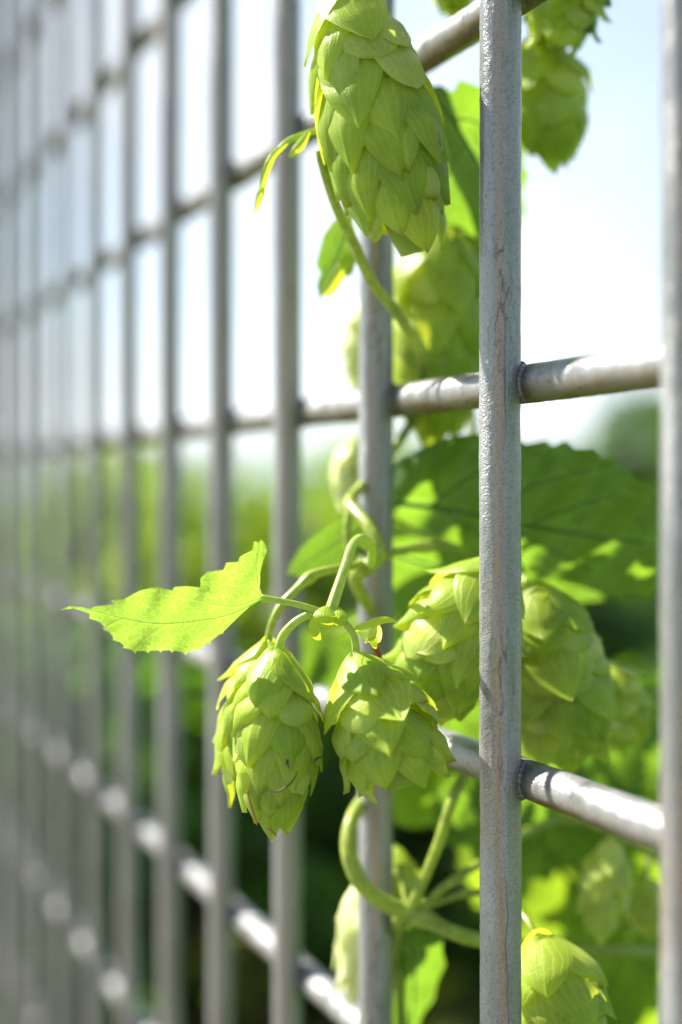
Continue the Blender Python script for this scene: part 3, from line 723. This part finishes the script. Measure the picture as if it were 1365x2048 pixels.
hop_leaf(vine3, P(1100, 1720, .83), (.2, .1, -.9), (-.2, -1, -.3), .075, 21, mats=(M_leaf_mid, M_vein_dark), petiole=[P(1060, 1660, .72)])
hop_leaf(vine3, P(1290, 1640, .86), (-.5, .1, -.8), (.3, -1, .4), .080, 22, petiole=[P(1330, 1720, .76)])
hop_leaf(vine3, P(1180, 1960, .82), (.5, .1, -.6), (.1, -1, .5), .070, 23, mats=(M_leaf_mid, M_vein_dark), petiole=[P(1200, 1900, .72)])

# ------------------------------------------------------------------ ground, bushes, trees, hills
M_grass = plain('grass_ground', (.07, .13, .025), .9, .45, 1.5)
gb = bmesh.new(); bmesh.ops.create_grid(gb, x_segments=60, y_segments=60, size=4000)
g = link('ground', gb, M_grass, None, origin=(0, 0, 0)); g['kind'] = 'structure'

M_bounce_path = plain('bounce_gravel', (.36, .34, .31), .9, .25, 25)
pa_ = BASE-NB*.16; mbp = MB(); E1 = pa_-U*30; E2 = pa_+U*60
q = [E1, E2, E2-NB*2.6, E1-NB*2.6]; V = [(v.x, v.y, .004) for v in q]+[(v.x, v.y, -.05) for v in q]
bounce_path = link('path', (V, [(0, 1, 2, 3), (0, 4, 5, 1), (1, 5, 6, 2), (2, 6, 7, 3), (3, 7, 4, 0)]), M_bounce_path, None, origin=(pa_.x, pa_.y, 0)); bounce_path['kind'] = 'structure'  # unseen path, added to bounce neutral light up onto the bars

M_fol = {
 'bright': plain('bright_foliage', (.065, .125, .012), .45, .5, 4, trans=(.28, .42, .012), tw=.5),
 'mid':    plain('mid_foliage', (.06, .13, .018), .40, .4, 3, trans=(.20, .42, .015), tw=.45),
 'dark':   plain('dark_foliage', (.035, .08, .015), .35, .4, 3, trans=(.11, .24, .015), tw=.4),
 'olive':  plain('olive_foliage', (.10, .12, .02), .4, .4, 3, trans=(.30, .32, .02), tw=.5),
 'brown':  plain('brown_foliage', (.09, .085, .025), .5, .4, 3, trans=(.25, .20, .03), tw=.45)}
M_bark = plain('bark', (.10, .075, .05), .9, .4, 20)
def foliage(c, rx, ry, rz, n, leaf, seed, clumps=14, low=0.05):
    rng = np.random.default_rng(seed)
    cc = rng.normal(size=(clumps, 3)); cc /= np.linalg.norm(cc, axis=1)[:, None]
    cc = cc*rng.uniform(.35, .85, (clumps, 1))*np.array([rx, ry, rz])
    rad = rng.uniform(.22, .48, clumps)*min(rx, rz)
    k = rng.integers(0, clumps, n)
    d = rng.normal(size=(n, 3)); d /= np.linalg.norm(d, axis=1)[:, None]
    p = np.array(c)+cc[k]+d*(rad[k]*rng.uniform(.35, 1.05, n)**.5)[:, None]
    kk = k[p[:, 2] > low]; p = p[p[:, 2] > low]; n = len(p)
    a = rng.normal(size=(n, 3)); a /= np.linalg.norm(a, axis=1)[:, None]
    b = rng.normal(size=(n, 3)); b -= a*(a*b).sum(1)[:, None]; b /= np.linalg.norm(b, axis=1)[:, None]
    s = leaf*rng.uniform(.6, 1.3, n)[:, None]
    nrm = np.cross(a, b)
    q = np.stack([p-a*s, p-a*s*.1+b*s*.42+nrm*s*.08, p+a*s, p-a*s*.1-b*s*.42+nrm*s*.08], 1).reshape(-1, 3)
    Fc = np.arange(n*4).reshape(-1, 4)
    km = rng.choice(3, clumps, p=[.56, .26, .18]); return q.tolist(), Fc.tolist(), None, km[kk]
def bush(px, z, toppy, r, mat, seed, label, n=9000, leaf=.04, name='bush', cat='bush', group='bushes behind the fence', squash=1.0):
    top = P(px, toppy, z); h = top.z
    t = thing(name, label, cat, (top.x, z, 0), group)
    FD = foliage((top.x, z, h*.52), r, r*.8, h*.50, n, leaf, seed)
    link('foliage' if name == 'bush' else 'crown', FD, [M_fol[q] for q in {'bright': ('bright', 'mid', 'olive'), 'mid': ('mid', 'bright', 'dark'), 'dark': ('dark', 'mid', 'dark'), 'brown': ('brown', 'mid', 'olive')}[mat]], t, origin=(top.x, z, h*.5))
    mb = MB(); rnd = random.Random(seed)
    if name == 'bush':
        for q in range(6):
            a = rnd.uniform(0, 6.28); e = Vector((top.x+math.cos(a)*r*.6, z+math.sin(a)*r*.5, h*rnd.uniform(.5, .8)))
            mb.add(*tube(smooth_path([Vector((top.x, z, -.02)), Vector((top.x, z, 0)).lerp(e, .5)+Vector((0, 0, .1)), e], 5), [.02, .012, .004], 7))
        link('stem', mb.data(), M_bark, t, origin=(top.x, z, 0))
    else:
        mb.add(*tube(smooth_path([Vector((top.x, z, -.05)), Vector((top.x+.05, z, h*.4)), Vector((top.x, z, h*.85))], 6), [r*.10, r*.07, r*.02], 10))
        for q in range(7):
            a = rnd.uniform(0, 6.28); b0 = Vector((top.x, z, h*rnd.uniform(.3, .6)))
            mb.add(*tube([b0, b0+Vector((math.cos(a)*r*.3, math.sin(a)*r*.3, h*.15)), b0+Vector((math.cos(a)*r*.6, math.sin(a)*r*.6, h*.22))], [r*.035, r*.012], 7))
        link('trunk', mb.data(), M_bark, t, origin=(top.x, z, 0))
    return t
bush(120, 4.6, 965, 1.0, 'bright', 1, 'yellow-green bush seen through the far blurred bars')
bush(330, 4.4, 975, .75, 'bright', 2, 'yellow-green bush behind the small leaf')
bush(500, 4.0, 985, .70, 'bright', 3, 'sunlit bush between the blurred bars above the small leaf')
bush(690, 5.2, 965, .95, 'mid', 4, 'green bush behind the bar with the twining vine')
bush(300, 2.6, 1110, .50, 'mid', 5, 'shaded low bush beneath the yellow-green bush')
bush(520, 2.5, 1150, .42, 'mid', 6, 'shaded low bush behind the hanging cone pair')
bush(690, 2.7, 1230, .45, 'dark', 7, 'dark bush behind the curling stem')
bush(470, 2.2, 1560, .26, 'brown', 8, 'brownish low bush between two blurred bars', n=1800)
bush(900, 3.0, 1080, .55, 'mid', 9, 'mid green bush behind the sharp bar')
bush(1130, 3.0, 1120, .50, 'dark', 10, 'dark bush behind the broad blurred cone')
bush(1300, 3.2, 1180, .55, 'mid', 11, 'mid green bush at the right edge under the dark tree')
bush(1080, 2.2, 1500, .40, 'bright', 12, 'yellow-green low bush behind the bottom cones', n=3500)
bush(20, 3.4, 1120, .60, 'mid', 13, 'green bush at the left edge behind the most distant bars')
bush(1500, 2.6, 1300, .5, 'mid', 14, 'green bush in the lower right corner behind the nearest blurred bar')
bush(1290, 9.0, 850, 1.0, 'dark', 21, 'dark tree rising above the large leaf at right', n=9000, leaf=.06, name='tree', cat='tree', group='trees behind the bushes')
bush(1480, 8.5, 800, 1.3, 'dark', 22, 'darkest tree at the far right behind the blurred bar', n=9000, leaf=.06, name='tree', cat='tree', group='trees behind the bushes')

# far hills
M_hill = plain('wooded_hill', (.05, .09, .035), .95, .35, .01)
hb = MB()
xs = np.linspace(-2600, 2600, 90); ys = np.linspace(1500, 3600, 16); V = []
for j, y in enumerate(ys):
    for x in xs:
        e = math.sin(math.pi*j/(len(ys)-1))
        V.append((x, y, e*(75+45*noise.noise(Vector((x*.0012, y*.0008, 3)))+14*noise.noise(Vector((x*.006, y*.004, 5))))-3))
nx = len(xs)
Fc = [(j*nx+i, j*nx+i+1, (j+1)*nx+i+1, (j+1)*nx+i) for j in range(len(ys)-1) for i in range(nx-1)]
hl = link('hills', (V, Fc), M_hill, None, origin=(0, 2500, 0)); hl['kind'] = 'structure'

# ------------------------------------------------------------------ the air
hzb = bmesh.new(); bmesh.ops.create_cube(hzb, size=1)
bmesh.ops.scale(hzb, vec=(8400, 8400, 190), verts=hzb.verts); bmesh.ops.translate(hzb, vec=(0, 0, 95-6), verts=hzb.verts)
mh = bpy.data.materials.new('haze'); mh.use_nodes = True; mh.node_tree.nodes.clear()
ho = mh.node_tree.nodes.new('ShaderNodeOutputMaterial'); hv = mh.node_tree.nodes.new('ShaderNodeVolumePrincipled')
hv.inputs['Color'].default_value = (.80, .88, .97, 1); hv.inputs['Density'].default_value = .00025; hv.inputs['Anisotropy'].default_value = .3
mh.node_tree.links.new(hv.outputs[0], ho.inputs['Volume'])
hz = link('haze', hzb, mh, None, origin=(0, 0, 0)); hz['kind'] = 'stuff'
